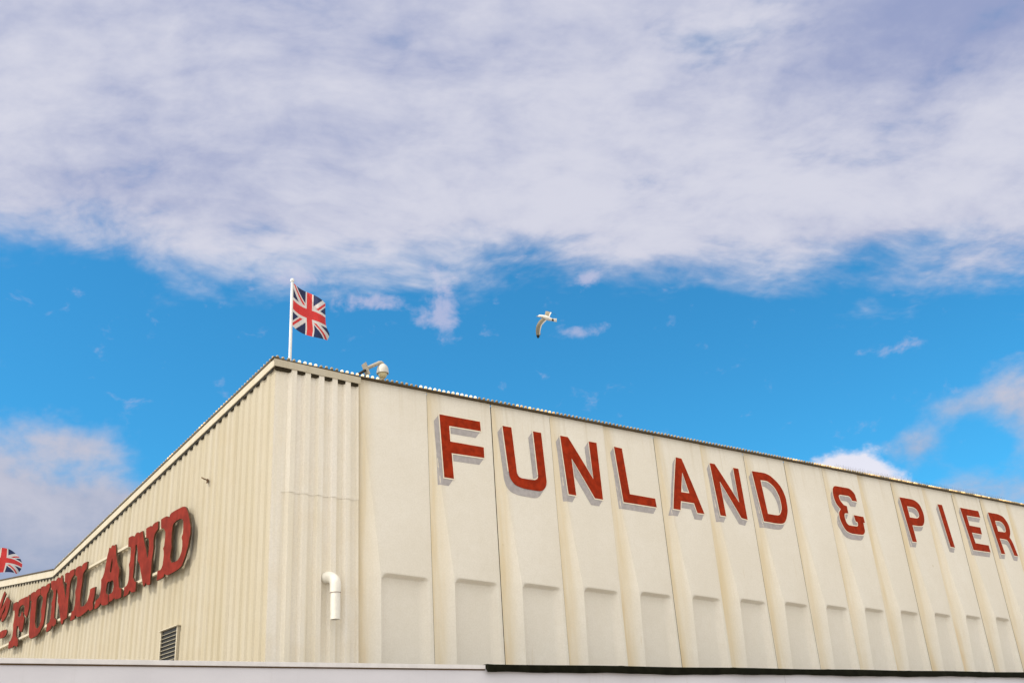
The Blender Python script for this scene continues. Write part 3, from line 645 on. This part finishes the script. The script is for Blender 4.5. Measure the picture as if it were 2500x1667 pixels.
# ------------------------------------------------------------------ cut-out sign on the gable
SIGN = [
 ('script', [[(12.370,5.781),(12.182,5.965),(11.965,6.183),(11.827,6.105),(11.958,5.981),(12.094,5.790),(12.282,5.606)]]),
 ('script', [[(12.094,5.790),(11.944,5.858),(11.702,6.017),(11.566,5.967),(11.393,5.885),(11.433,5.735),(11.545,5.596),(11.691,5.528),(11.867,5.516),(11.887,5.651),(11.697,5.725),(11.668,5.852),(11.809,5.770),(11.937,5.658),(12.065,5.546),(12.195,5.619)]]),
 ('script', [[(11.853,5.305),(11.678,5.318),(11.400,5.296),(11.320,5.240),(11.384,5.173),(11.549,5.145),(11.784,5.166),(11.973,5.179),(12.037,5.306)]]),
 ('F', [[(11.122,5.774),(11.017,5.783),(10.887,5.780),(10.819,5.724),(10.758,5.778),(10.593,5.788),(10.214,5.774),(10.152,5.725),(10.112,5.775),(10.055,5.784),(9.997,5.649),(9.972,5.496),(10.001,5.377),(10.059,5.324),(10.170,5.391),(10.253,5.442),(10.256,5.542),(10.302,5.600),(10.403,5.642),(10.571,5.644),(10.671,5.585),(10.654,5.455),(10.546,5.401),(10.458,5.437),(10.427,5.507),(10.326,5.466),(10.296,5.399),(10.190,5.345),(10.193,5.259),(10.206,5.150),(10.275,5.074),(10.425,5.133),(10.556,5.240),(10.646,5.253),(10.649,5.166),(10.588,5.033),(10.446,4.951),(10.405,4.860),(10.447,4.817),(10.586,4.848),(10.682,4.873),(10.754,4.846),(10.884,4.851),(11.058,4.856),(11.076,4.940),(11.062,5.000),(10.959,5.011),(10.882,5.075),(10.876,5.200),(10.933,5.322),(10.914,5.420),(10.919,5.523),(10.987,5.623),(11.101,5.635),(11.103,5.707)]]),
 ('U', [[(9.973,5.782),(9.838,5.793),(9.734,5.784),(9.677,5.743),(9.617,5.788),(9.504,5.799),(9.363,5.786),(9.309,5.654),(9.439,5.640),(9.517,5.592),(9.499,5.455),(9.471,5.292),(9.448,5.144),(9.339,5.020),(9.211,4.989),(9.111,5.022),(9.071,5.110),(9.082,5.231),(9.135,5.317),(9.113,5.403),(9.093,5.496),(9.124,5.574),(9.242,5.630),(9.285,5.650),(9.329,5.799),(9.195,5.799),(9.113,5.784),(9.059,5.744),(8.998,5.782),(8.889,5.792),(8.774,5.783),(8.762,5.703),(8.812,5.640),(8.887,5.593),(8.892,5.510),(8.872,5.363),(8.871,5.221),(8.866,5.114),(8.881,5.010),(8.941,4.972),(9.045,4.906),(9.195,4.857),(9.383,4.849),(9.576,4.847),(9.694,4.893),(9.748,4.973),(9.777,5.134),(9.807,5.297),(9.831,5.448),(9.845,5.574),(9.833,5.621),(9.910,5.634)]]),
 ('N', [[(8.727,5.805),(8.556,5.792),(8.434,5.757),(8.390,5.785),(8.308,5.805),(8.205,5.768),(8.162,5.748),(8.144,5.798),(8.094,5.807),(8.029,5.724),(7.983,5.645),(7.924,5.576),(7.833,5.467),(7.761,5.362),(7.726,5.310),(7.724,5.401),(7.726,5.505),(7.756,5.592),(7.855,5.627),(7.878,5.643),(7.915,5.796),(7.794,5.799),(7.680,5.769),(7.638,5.796),(7.537,5.800),(7.399,5.791),(7.362,5.680),(7.485,5.646),(7.550,5.589),(7.562,5.476),(7.538,5.358),(7.550,5.246),(7.526,5.129),(7.525,5.028),(7.523,4.927),(7.604,4.917),(7.703,4.910),(7.720,4.862),(7.764,4.841),(7.836,4.897),(7.907,4.998),(7.988,5.125),(8.089,5.257),(8.165,5.321),(8.190,5.436),(8.265,5.543),(8.319,5.594),(8.342,5.557),(8.323,5.459),(8.306,5.316),(8.288,5.174),(8.257,5.042),(8.128,4.982),(8.117,4.906),(8.249,4.880),(8.334,4.916),(8.387,4.866),(8.485,4.841),(8.646,4.836),(8.646,4.928),(8.651,4.987),(8.544,4.994),(8.481,5.065),(8.490,5.183),(8.494,5.289),(8.534,5.348),(8.488,5.417),(8.472,5.521),(8.521,5.600),(8.643,5.634)]]),
 ('L', [[(7.312,5.791),(7.211,5.795),(7.099,5.789),(7.045,5.748),(7.008,5.717),(6.985,5.775),(6.912,5.798),(6.722,5.791),(6.719,5.722),(6.734,5.660),(6.811,5.651),(6.879,5.613),(6.897,5.541),(6.886,5.464),(6.892,5.400),(6.903,5.309),(6.899,5.216),(6.896,5.123),(6.839,5.032),(6.775,4.998),(6.668,4.994),(6.570,5.014),(6.503,5.048),(6.455,5.103),(6.432,5.153),(6.420,5.242),(6.332,5.249),(6.164,5.241),(6.157,5.132),(6.179,5.038),(6.210,4.972),(6.168,4.876),(6.205,4.858),(6.327,4.856),(6.402,4.901),(6.457,4.877),(6.606,4.858),(6.758,4.839),(6.919,4.843),(7.084,4.902),(7.082,4.847),(7.177,4.840),(7.308,4.838),(7.306,4.926),(7.295,4.991),(7.184,5.006),(7.151,5.100),(7.163,5.236),(7.213,5.335),(7.174,5.418),(7.162,5.529),(7.207,5.617),(7.282,5.642),(7.334,5.698)]]),
 ('A', [[(5.656,5.816),(5.615,5.803),(5.574,5.786),(5.559,5.819),(5.514,5.832),(5.461,5.816),(5.430,5.792),(5.411,5.810),(5.369,5.815),(5.326,5.734),(5.311,5.659),(5.269,5.589),(5.224,5.509),(5.152,5.416),(5.074,5.339),(5.070,5.278),(5.085,5.202),(5.049,5.110),(5.002,5.015),(4.896,4.979),(4.878,4.908),(4.876,4.841),(4.955,4.837),(5.071,4.842),(5.145,4.857),(5.188,4.886),(5.218,4.869),(5.308,4.855),(5.422,4.857),(5.446,4.969),(5.416,4.990),(5.331,4.983),(5.281,5.013),(5.256,5.078),(5.295,5.172),(5.357,5.210),(5.450,5.200),(5.551,5.219),(5.595,5.201),(5.612,5.133),(5.617,5.064),(5.580,5.018),(5.486,4.985),(5.442,4.843),(5.490,4.825),(5.612,4.832),(5.700,4.843),(5.768,4.867),(5.823,4.907),(5.858,4.882),(5.913,4.861),(6.008,4.845),(6.097,4.851),(6.092,4.917),(6.088,4.987),(6.003,4.994),(5.910,5.018),(5.877,5.074),(5.873,5.162),(5.887,5.254),(5.908,5.311),(5.833,5.351),(5.789,5.414),(5.764,5.499),(5.739,5.584),(5.719,5.689),(5.685,5.745),(5.667,5.814)], [(5.463,5.601),(5.423,5.522),(5.433,5.444),(5.440,5.383),(5.465,5.344),(5.509,5.370),(5.509,5.459),(5.494,5.536)]]),
 ('N', [[(4.783,5.799),(4.701,5.804),(4.616,5.797),(4.565,5.779),(4.522,5.746),(4.495,5.782),(4.442,5.807),(4.383,5.805),(4.332,5.782),(4.315,5.760),(4.275,5.783),(4.183,5.784),(4.147,5.723),(4.102,5.624),(4.022,5.518),(3.953,5.406),(3.900,5.316),(3.874,5.272),(3.855,5.316),(3.843,5.410),(3.855,5.518),(3.878,5.576),(3.931,5.614),(4.002,5.629),(4.032,5.788),(3.947,5.791),(3.847,5.791),(3.796,5.762),(3.758,5.789),(3.684,5.803),(3.553,5.799),(3.543,5.731),(3.537,5.668),(3.588,5.653),(3.647,5.622),(3.679,5.568),(3.682,5.498),(3.658,5.415),(3.661,5.329),(3.676,5.245),(3.680,5.160),(3.678,5.048),(3.682,4.946),(3.675,4.835),(3.729,4.832),(3.785,4.840),(3.833,4.864),(3.862,4.895),(3.887,4.861),(3.927,4.842),(3.969,4.880),(4.004,4.938),(4.059,5.034),(4.113,5.123),(4.169,5.221),(4.227,5.277),(4.282,5.319),(4.298,5.415),(4.327,5.510),(4.366,5.582),(4.410,5.618),(4.440,5.597),(4.427,5.521),(4.437,5.420),(4.425,5.324),(4.417,5.288),(4.426,5.189),(4.422,5.079),(4.337,4.996),(4.267,4.979),(4.265,4.875),(4.264,4.826),(4.330,4.829),(4.418,4.836),(4.468,4.862),(4.509,4.894),(4.537,4.874),(4.573,4.838),(4.659,4.828),(4.760,4.827),(4.757,4.904),(4.776,4.979),(4.731,4.980),(4.667,4.993),(4.630,5.025),(4.608,5.071),(4.606,5.155),(4.616,5.242),(4.656,5.331),(4.616,5.379),(4.619,5.483),(4.626,5.588),(4.677,5.629),(4.761,5.646)]]),
 ('D', [[(3.441,5.800),(3.339,5.806),(3.222,5.802),(3.166,5.780),(3.128,5.745),(3.095,5.794),(3.047,5.813),(2.842,5.816),(2.630,5.810),(2.558,5.796),(2.493,5.762),(2.416,5.676),(2.341,5.550),(2.276,5.411),(2.273,5.311),(2.299,5.235),(2.331,5.136),(2.405,5.005),(2.502,4.895),(2.604,4.866),(2.750,4.853),(2.908,4.847),(3.019,4.847),(3.106,4.876),(3.144,4.891),(3.150,4.859),(3.193,4.847),(3.244,4.844),(3.316,4.841),(3.415,4.839),(3.415,4.913),(3.418,4.981),(3.406,4.991),(3.314,4.982),(3.265,5.002),(3.233,5.046),(3.222,5.120),(3.216,5.194),(3.232,5.257),(3.266,5.303),(3.228,5.341),(3.222,5.417),(3.217,5.502),(3.228,5.556),(3.280,5.611),(3.339,5.641),(3.411,5.649)], [(2.929,5.617),(2.811,5.642),(2.690,5.639),(2.595,5.609),(2.558,5.566),(2.543,5.454),(2.546,5.380),(2.586,5.326),(2.548,5.272),(2.533,5.186),(2.549,5.108),(2.605,5.037),(2.668,5.005),(2.756,4.998),(2.889,5.012),(2.935,5.046),(2.966,5.102),(2.959,5.176),(2.933,5.254),(2.959,5.335),(2.969,5.447),(2.964,5.531),(2.954,5.589)]])]

SG = thing('cut_out_sign', 'red cut-out western style FUNLAND sign mounted on the corrugated gable', 'sign', G(7.0, 0.0, 4.8))
Sinv = Matrix.Translation(-SG.location)
def g_extrude(loops, o0, o1):
    """polygon with holes in (g,z) -> solid between outs o0 and o1; slot 0 face, slot 1 edges"""
    bm = bmesh.new()
    flat = [(p[0], p[1]) for l in loops for p in l]
    fr = [bm.verts.new(G(g_, o1, z)) for g_, z in flat]; bk = [bm.verts.new(G(g_, o0, z)) for g_, z in flat]
    for t in tessellate_polygon([[Vector((p[0], p[1], 0)) for p in l] for l in loops]):
        a = bm.faces.new([fr[i] for i in t]); a.material_index = 0
        a = bm.faces.new([bk[i] for i in t][::-1]); a.material_index = 1
    base = 0
    for l in loops:
        for i in range(len(l)):
            a, b = base + i, base + (i + 1) % len(l)
            f = bm.faces.new((fr[a], fr[b], bk[b], bk[a])); f.material_index = 1
        base += len(l)
    bmesh.ops.recalc_face_normals(bm, faces=bm.faces)
    me = bpy.data.meshes.new('cut_out_letter'); bm.to_mesh(me); bm.free(); me.transform(Sinv); return me
for nm, loops in SIGN:
    o = new_obj('cut_out_letter', g_extrude(loops, 0.090, 0.117), [M_REDS, M_SIDE], SG)
for z0, z1, a, b in ((5.66, 5.705, 3.4, 11.2), (4.955, 5.0, 3.4, 12.8)):
    bm = bmesh.new(); add_box(bm, (a, 0.040, z0), (b, 0.089, z1), G); me = bm_mesh(bm, 'mounting_rail', 0.002); me.transform(Sinv); new_obj('mounting_rail', me, M_TRIM, SG)

# ------------------------------------------------------------------ louvre vent on the gable
M_SLAT = simple('weathered slat', (0.24, 0.215, 0.16, 1), 0.8, 0.15)
V = thing('louvre_vent', 'small louvred vent with dark slats low on the corrugated gable', 'vent', G(3.0, 0.0, 3.5))
Vinv = Matrix.Translation(-V.location)
def vpart(name, bm, mat, bevel=0.0):
    me = bm_mesh(bm, name, bevel); me.transform(Vinv); return new_obj(name, me, mat, V)
g0, g1, z0, z1 = 2.66, 3.22, 2.95, 4.05
bm = bmesh.new()
add_box(bm, (g0 - .03, 0.0, z0), (g0, 0.06, z1), G); add_box(bm, (g1, 0.0, z0), (g1 + .03, 0.06, z1), G)
add_box(bm, (g0 - .03, 0.0, z0 - .03), (g1 + .03, 0.06, z0), G); vpart('frame', bm, M_TRIM)
bm = bmesh.new(); add_box(bm, (g0 - .05, 0.0, z1), (g1 + .05, 0.085, z1 + .012), G); vpart('drip_hood', bm, M_TRIM)
bm = bmesh.new(); add_box(bm, (g0, 0.037, z0), (g1, 0.039, z1), G); vpart('dark_opening', bm, M_BLK2)
z = z0 + 0.02
while z < z1 - 0.05:
    bm = bmesh.new(); q = []
    for gg in (g0, g1):
        for o_, dz in ((0.040, 0.016), (0.040, 0.020), (0.064, 0.004), (0.064, 0.0)): q.append(bm.verts.new(G(gg, o_, z + dz)))
    for f in ((0, 1, 2, 3), (4, 7, 6, 5), (0, 4, 5, 1), (1, 5, 6, 2), (2, 6, 7, 3), (3, 7, 4, 0)): bm.faces.new([q[i] for i in f])
    vpart('slat', bm, M_SLAT); z += 0.056

# ------------------------------------------------------------------ vent pipe on the front
P = thing('vent_pipe', 'white plastic vent pipe bending down out of the corrugated front', 'pipe', (6.02, D, 4.25))
def ppart(name, bm, mat): me = bm_mesh(bm, name, smooth=True, angle=40); me.transform(Matrix.Translation(-P.location)); return new_obj(name, me, mat, P)
bm = bmesh.new(); c = Vector((6.035, D - 0.12, 4.235))
arc = [Vector((5.985, D + 0.03, 4.30)), Vector((5.985, D - 0.05, 4.30))] + [Vector((5.985 + 0.06 * math.sin(t) * 0.9, D - 0.05 - 0.13 * math.sin(t), 4.30 - 0.12 * (1 - math.cos(t)))) for t in [i * math.pi / 2 / 8 for i in range(1, 9)]]
arc.append(arc[-1] + Vector((0, 0, -0.10)))
add_tube(bm, arc, 0.074, 20, (False, False)); ppart('elbow', bm, M_PVC)
e = arc[-1]
bm = bmesh.new(); o_r = add_tube(bm, [e + Vector((0, 0, 0.03)), e + Vector((0, 0, -0.345))], 0.067, 20, (False, False))
i_r = add_tube(bm, [e + Vector((0, 0, 0.03)), e + Vector((0, 0, -0.345))], 0.061, 20, (False, False))
for k in range(20): bm.faces.new((o_r[-1][k], o_r[-1][(k + 1) % 20], i_r[-1][(k + 1) % 20], i_r[-1][k]))
ppart('down_pipe', bm, M_PVC)
bm = bmesh.new(); add_tube(bm, [e + Vector((0, 0, -0.28)), e + Vector((0, 0, -0.279))], 0.0608, 20); ppart('dark_bore', bm, M_BLK2)
bm = bmesh.new(); add_tube(bm, [e + Vector((0, 0, -0.001)), e + Vector((0, 0, -0.006))], 0.0715, 20); ppart('seal_ring', bm, simple('brown seal', (0.25, 0.12, 0.08, 1), 0.6))

# small bracket left on the gable
bm = bmesh.new(); add_tube(bm, [G(1.96, 0.02, 6.06), G(1.96, 0.10, 6.075), G(1.99, 0.12, 6.10)], 0.010, 8); add_box(bm, (1.94, 0.036, 6.02), (1.99, 0.044, 6.08), G)
tag(new_obj('wall_hook', bm_mesh(bm, 'wall_hook'), simple('rusty hook', (0.13, 0.07, 0.03, 1), 0.8)), 'small rusty hook sticking out of the corrugated gable', 'hook')

# ------------------------------------------------------------------ security camera
SCM = thing('security_camera', 'dome security camera on a short arm above the front roof edge', 'camera', (6.42, D + 0.1, 7.29))
Cinv = Matrix.Translation(-SCM.location)
def cpart(name, bm, mat, sm=True): me = bm_mesh(bm, name, smooth=sm, angle=40); me.transform(Cinv); return new_obj(name, me, mat, SCM)
yc = D + 0.10
bm = bmesh.new(); add_tube(bm, [(6.34, yc + .25, 7.24), (6.41, yc, 7.34), (6.645, yc, 7.515)], 0.022, 8); cpart('support_arm', bm, M_BLK2)
bm = bmesh.new(); add_tube(bm, [(6.57, yc - .02, 7.44), (6.62, yc - .03, 7.405), (6.67, yc - .02, 7.43)], 0.007, 6); cpart('cable', bm, M_BLK2)
bm = bmesh.new()
def cb(a, b_, c_): return Vector((6.655, yc, 7.535)) + Vector((0.81, 0, 0.58)) * a + Vector((0, 1, 0)) * b_ + Vector((-0.35, 0, 0.94)) * c_
add_box(bm, (-0.015, -0.055, -0.10), (0.012, 0.055, 0.095), cb); cpart('mounting_plate', bm, M_CAMB, False)
bm = bmesh.new(); add_tube(bm, [(6.665, yc, 7.548), (6.80, yc, 7.632), (6.885, yc, 7.683), (6.92, yc, 7.692), (6.938, yc, 7.68), (6.942, yc, 7.65)], [0.027, 0.028, 0.029, 0.029, 0.029, 0.03], 14); cpart('bracket_arm', bm, M_CAMB)
bm = bmesh.new(); add_lathe(bm, [(0.03, 0.15), (0.045, 0.148), (0.068, 0.125), (0.085, 0.09), (0.090, 0.05), (0.094, 0.012), (0.094, 0.0), (0.080, 0.0), (0.074, 0.02)], 24, (6.942, yc, 7.515)); cpart('housing', bm, M_CAMW)
bm = bmesh.new(); add_lathe(bm, [(0.070, 0.015), (0.068, -0.02), (0.058, -0.05), (0.040, -0.072), (0.015, -0.083)], 24, (6.942, yc, 7.515)); cpart('dome', bm, M_DOME)
bm = bmesh.new(); add_lathe(bm, [(0.05, 7.44), (0.075, 7.36), (0.09, 7.27)], 16, (6.945, yc + 0.05, 0)); cpart('base_cone', bm, M_CAMB)

SCM.location.z -= 0.05
# ------------------------------------------------------------------ flags
M_FB = simple('flag navy', (0.018, 0.028, 0.095, 1), 0.8, 0.15); M_FW = simple('flag white', (0.72, 0.70, 0.70, 1), 0.8, 0.05); M_FR = simple('flag red', (0.66, 0.045, 0.045, 1), 0.8, 0.1)
def union(u, v):
    W = 1.6; x = u * W - W / 2; y = v - 0.5; ax, ay = abs(x), abs(y)
    if ax < 0.1 or ay < 0.1: return 2
    if ax < 0.165 or ay < 0.165: return 1
    L_ = math.hypot(W, 1.0)
    d = (x * 1.0 - y * W) / L_ if x * y > 0 else (x * 1.0 + y * W) / L_      # distance from that diagonal
    if abs(d) > 0.1: return 0
    s = d if (x > 0) else -d
    if x * y > 0: s = s
    else: s = -s
    return 2 if 0.0 < s * (1 if x * y > 0 else 1) < 0.062 else 1
def flag(name, label, fn, nu=120, nv=76):
    verts = [fn(i / nu, j / nv) for j in range(nv + 1) for i in range(nu + 1)]; org = Vector(verts[0])
    faces = []; mi = []
    for j in range(nv):
        for i in range(nu):
            a = j * (nu + 1) + i; faces.append((a, a + 1, a + nu + 2, a + nu + 1)); mi.append(union((i + .5) / nu, (j + .5) / nv))
    me = mesh_from(name, [Vector(v) - org for v in verts], faces, True)
    for m in (M_FB, M_FW, M_FR): me.materials.append(m)
    me.polygons.foreach_set('material_index', mi)
    o = new_obj(name, me); o.location = org
    return tag(o, label, 'flag', 'union flags on the roof')
def fly1(u, v):                         # u along the fly, v up the hoist
    p0 = Vector((5.538, D + 0.30, 8.045 + 0.712 * v))
    dy = 0.10 * u + 0.09 * math.sin(2 * math.pi * 1.1 * u - 0.9 * v) * u ** 0.6 + 0.03 * math.sin(9 * u + 5 * v) * u
    uu = u - 0.035 * math.sin(2 * math.pi * u)
    dx = 0.535 * uu + 0.03 * (1 - v) ** 2 * u ** 3 + 0.055 * math.exp(-((v - 0.17) / 0.15) ** 2) * u * u + 0.44 * dy
    dz = -0.214 * u * v - 0.125 * u * (1 - v) - 0.045 * math.sin(math.pi * u) * (1 - v) - 0.015 * math.sin(2 * math.pi * u) + 0.55 * dy
    return p0 + Vector((dx, dy, dz))
def pole(label, x, y, z0, z1, r):
    t = thing('flagpole', label, 'flagpole', (x, y, z0), 'flagpoles on the roof')
    bm = bmesh.new(); add_tube(bm, [(0, 0, -0.1), (0, 0, z1 - z0)], [r, r * 0.85], 14); new_obj('pole', bm_mesh(bm, 'pole', smooth=True), M_POLE, t)
    bm = bmesh.new(); add_lathe(bm, [(r * .6, 0), (r * 1.15, 0.01), (r * 1.3, 0.03), (r * 1.05, 0.055), (r * .3, 0.066)], 14, (0, 0, z1 - z0)); new_obj('finial', bm_mesh(bm, 'finial', smooth=True), M_POLE, t)
pole('white flagpole standing behind the roof corner of the arcade', 5.516, D + 0.30, 7.2, 8.765, 0.024)
flag('union_flag', 'union flag flying from the white pole at the roof corner', fly1)
def fly2(u, v):
    p0 = Vector((3.90, 26.0, 6.93 + 0.60 * v))
    dx = 0.90 * u - 0.10 * abs(2 * v - 1) ** 2 * u ** 3
    dz = 0.03 * math.sin(math.pi * u) - 0.06 * u * u - 0.16 * (v - 0.5) * u ** 2
    dy = 0.12 * math.sin(2 * math.pi * u + 1.2 * v) * u ** .5
    return p0 + Vector((dx, dy, dz))
pole('white flagpole further back on the gable roof', 3.88, 26.0, 6.2, 7.58, 0.024)
flag('union_flag', 'union flag at the far left edge, above the far end of the gable', fly2)

# ------------------------------------------------------------------ gull
def gull():
    sc_ = 0.000787 * 0.97; dist = 25.0
    c = CAM + Vector((0.579041, 0.695292, 0.425771)) * dist
    bm = bmesh.new()
    def P_(x, y, z=0): return Vector(((x - 850), -(y - 650), z)) * sc_
    # body: rings along the axis
    ax = [(515, 578, 3, 3), (545, 574, 11, 9), (575, 570, 17, 14), (600, 565, 40, 38), (645, 563, 52, 48), (700, 572, 54, 52), (760, 588, 66, 64), (830, 612, 82, 82), (900, 640, 84, 80), (970, 664, 68, 62), (1030, 684, 52, 42), (1090, 696, 56, 24), (1150, 700, 66, 12), (1192, 702, 64, 5)]
    rings = []; seg = 14
    for x, y, ry, rz in ax:
        rings.append([bm.verts.new(P_(x, y - 0.9 * ry * math.sin(t), 0.9 * rz * math.cos(t))) for t in [2 * math.pi * k / seg for k in range(seg)]])
    for i in range(len(rings) - 1):
        for k in range(seg):
            f = bm.faces.new((rings[i][k], rings[i][(k + 1) % seg], rings[i + 1][(k + 1) % seg], rings[i + 1][k])); f.material_index = 3 if i < 2 else (2 if i == 10 and k in (0, 1, 12, 13) else 0)
    bm.faces.new(rings[0][::-1]); bm.faces.new(rings[-1])
    def wing(rows):
        # rows: leading (x,y,z), trailing (x,y,z), material
        R_ = []
        for (l, t, m) in rows:
            l = P_(*l); t = P_(*t); t = l.lerp(t, 0.90); n = Vector((0, 0, 1)); th = (t - l).length * 0.06 + 0.002
            pr = []
            for k, hgt in ((0, 0), (.15, .9), (.4, 1), (.8, .35), (1, 0.05)):
                pr.append(l.lerp(t, k) + n * th * hgt + Vector((0, 0, 0.10 * (t - l).length * k * (1 - k))))
            for k, hgt in ((.8, -.25), (.4, -.5), (.15, -.5)):
                pr.append(l.lerp(t, k) + n * th * hgt + Vector((0, 0, 0.10 * (t - l).length * k * (1 - k))))
            R_.append(([bm.verts.new(p) for p in pr], m))
        for (a, m), (b, m2) in zip(R_, R_[1:]):
            for k in range(8):
                f = bm.faces.new((a[k], a[(k + 1) % 8], b[(k + 1) % 8], b[k]))
                f.material_index = 2 if m2 == 2 else (0 if (k in (3, 4)) else 1)
        bm.faces.new(R_[0][0][::-1]); bm.faces.new(R_[-1][0])
    wing([((700, 600, 10), (880, 660, 10), 1), ((690, 640, 30), (870, 715, 30), 1), ((610, 722, 70), (790, 790, 62), 1), ((548, 812, 95), (725, 862, 85), 1), ((508, 920, 100), (692, 955, 90), 1), ((498, 1050, 85), (668, 1062, 75), 1), ((505, 1120, 75), (664, 1135, 65), 1), ((515, 1185, 65), (650, 1180, 55), 1), ((530, 1245, 55), (620, 1250, 48), 2), ((555, 1285, 45), (590, 1298, 42), 2)])
    wing([((790, 590, -10), (960, 640, -10), 1), ((795, 540, -30), (965, 600, -30), 1), ((815, 465, -120), (1000, 525, -120), 1), ((832, 395, -210), (1045, 450, -215), 1), ((900, 396, -300), (1060, 446, -300), 1), ((1040, 432, -430), (1095, 470, -420), 2), ((1195, 515, -520), (1208, 532, -515), 2)])
    for (bx, by, tx, ty, w_) in ((640, 1140, 682, 1150, 14), (632, 1180, 662, 1205, 15), (606, 1240, 630, 1268, 14), (565, 1270, 578, 1305, 12)):
        dx_, dy_ = (ty - by), -(tx - bx); l_ = math.hypot(dx_, dy_); dx_, dy_ = dx_ / l_ * w_, dy_ / l_ * w_
        q = [bm.verts.new(P_(bx + dx_, by + dy_, 55)), bm.verts.new(P_(bx - dx_, by - dy_, 55)), bm.verts.new(P_(tx, ty, 45)), bm.verts.new(P_(bx, by, 66))]
        for f_ in ((0, 1, 2), (0, 3, 1), (1, 3, 2), (2, 3, 0)): bm.faces.new([q[i] for i in f_]).material_index = 2
    bmesh.ops.recalc_face_normals(bm, faces=bm.faces)
    me = bpy.data.meshes.new('seagull'); bm.to_mesh(me); bm.free()
    for p in me.polygons: p.use_smooth = True
    me.set_sharp_from_angle(angle=R(60))
    mats = [simple('gull white', (0.82, 0.79, 0.73, 1), 0.8, 0.03, 8), simple('gull shaded wing', (0.30, 0.265, 0.20, 1), 0.85, 0.12, 12), simple('gull black', (0.03, 0.028, 0.02, 1), 0.7, 0.2), simple('gull bill', (0.55, 0.36, 0.12, 1), 0.5, 0.1)]  # wing colour darkened to olive to carry the shade under the wings
    o = new_obj('seagull', me, mats)
    m = Matrix((CR, CU, CB)).transposed().to_4x4(); m.translation = c; o.matrix_world = m
    tag(o, 'seagull gliding with bent wings in the blue sky above the roof', 'bird')
gull()

# ------------------------------------------------------------------ low flat-roofed block in front
YP = 10.73
KB = thing('low_front_block', 'low grey-white flat-roofed block across the foot of the picture, in front of the arcade', 'building', (0, YP, 0))
Kinv = Matrix.Translation(-KB.location)
def kpart(name, bm, mat, bev=0.0): me = bm_mesh(bm, name, bev); me.transform(Kinv); return new_obj(name, me, mat, KB)
ZP = 3.018; XB = 7.455
xs = [-10.0, 13.17, 18.6, 24.0, 33.0]
for a, b in zip(xs, xs[1:]):
    bm = bmesh.new(); add_box(bm, (a + .002, YP + 0.012, 0), (b - .002, YP + 0.05, ZP - 0.02)); kpart('cladding_panel', bm, M_GREYW, 0.002)
bm = bmesh.new(); add_box(bm, (-10.0, YP + 0.052, 0), (33.0, D - 0.25, ZP - 0.08)); kpart('core_wall', bm, simple('grey roof felt', (0.22, 0.21, 0.20, 1), 0.9))
bm = bmesh.new(); add_box(bm, (-10.0, YP - 0.012, ZP - 0.048), (XB, YP + 0.09, ZP)); kpart('coping_trim', bm, M_COPE, 0.003)
bm = bmesh.new(); add_box(bm, (-10.0, YP + 0.0, ZP - 0.062), (XB, YP + 0.0115, ZP - 0.0485)); kpart('shadow_gap', bm, M_GAP)
# black membrane flap with a slightly wavy edge
n = 260; verts = []; faces = []
for i in range(n + 1):
    x = XB + 0.012 + (33.0 - XB) * i / n
    wv = 0.004 * math.sin(x * 3.1) + 0.003 * math.sin(x * 7.7 + 1) + 0.006 * math.sin(x * 1.3)
    bt = ZP - 0.090 - wv - 0.5 * abs(0.004 * math.sin(x * 11)); tp = ZP + 0.010 + 0.003 * math.sin(x * 2.2) + (0.004 if (i % 23) < 1 else 0)
    o = 0.010 * math.sin(x * 2.4)
    verts += [(x, YP + 0.10, tp), (x, YP - 0.025 + o * .5, tp), (x, YP - 0.040 + o, ZP - 0.045), (x, YP - 0.036 + o, bt), (x, YP - 0.026 + o, bt + 0.004), (x, YP + 0.0, ZP - 0.045)]
for i in range(n):
    for k in range(5): a = i * 6 + k; faces.append((a, a + 6, a + 7, a + 1))
faces.append((0, 1, 2, 3, 4, 5)); faces.append(tuple(n * 6 + k for k in (5, 4, 3, 2, 1, 0)))
me = mesh_from('roof_membrane', verts, faces, True, 50); b = bmesh.new(); b.from_mesh(me); bmesh.ops.recalc_face_normals(b, faces=b.faces); b.to_mesh(me); b.free()
me.transform(Kinv); new_obj('roof_membrane', me, M_BLACK, KB)
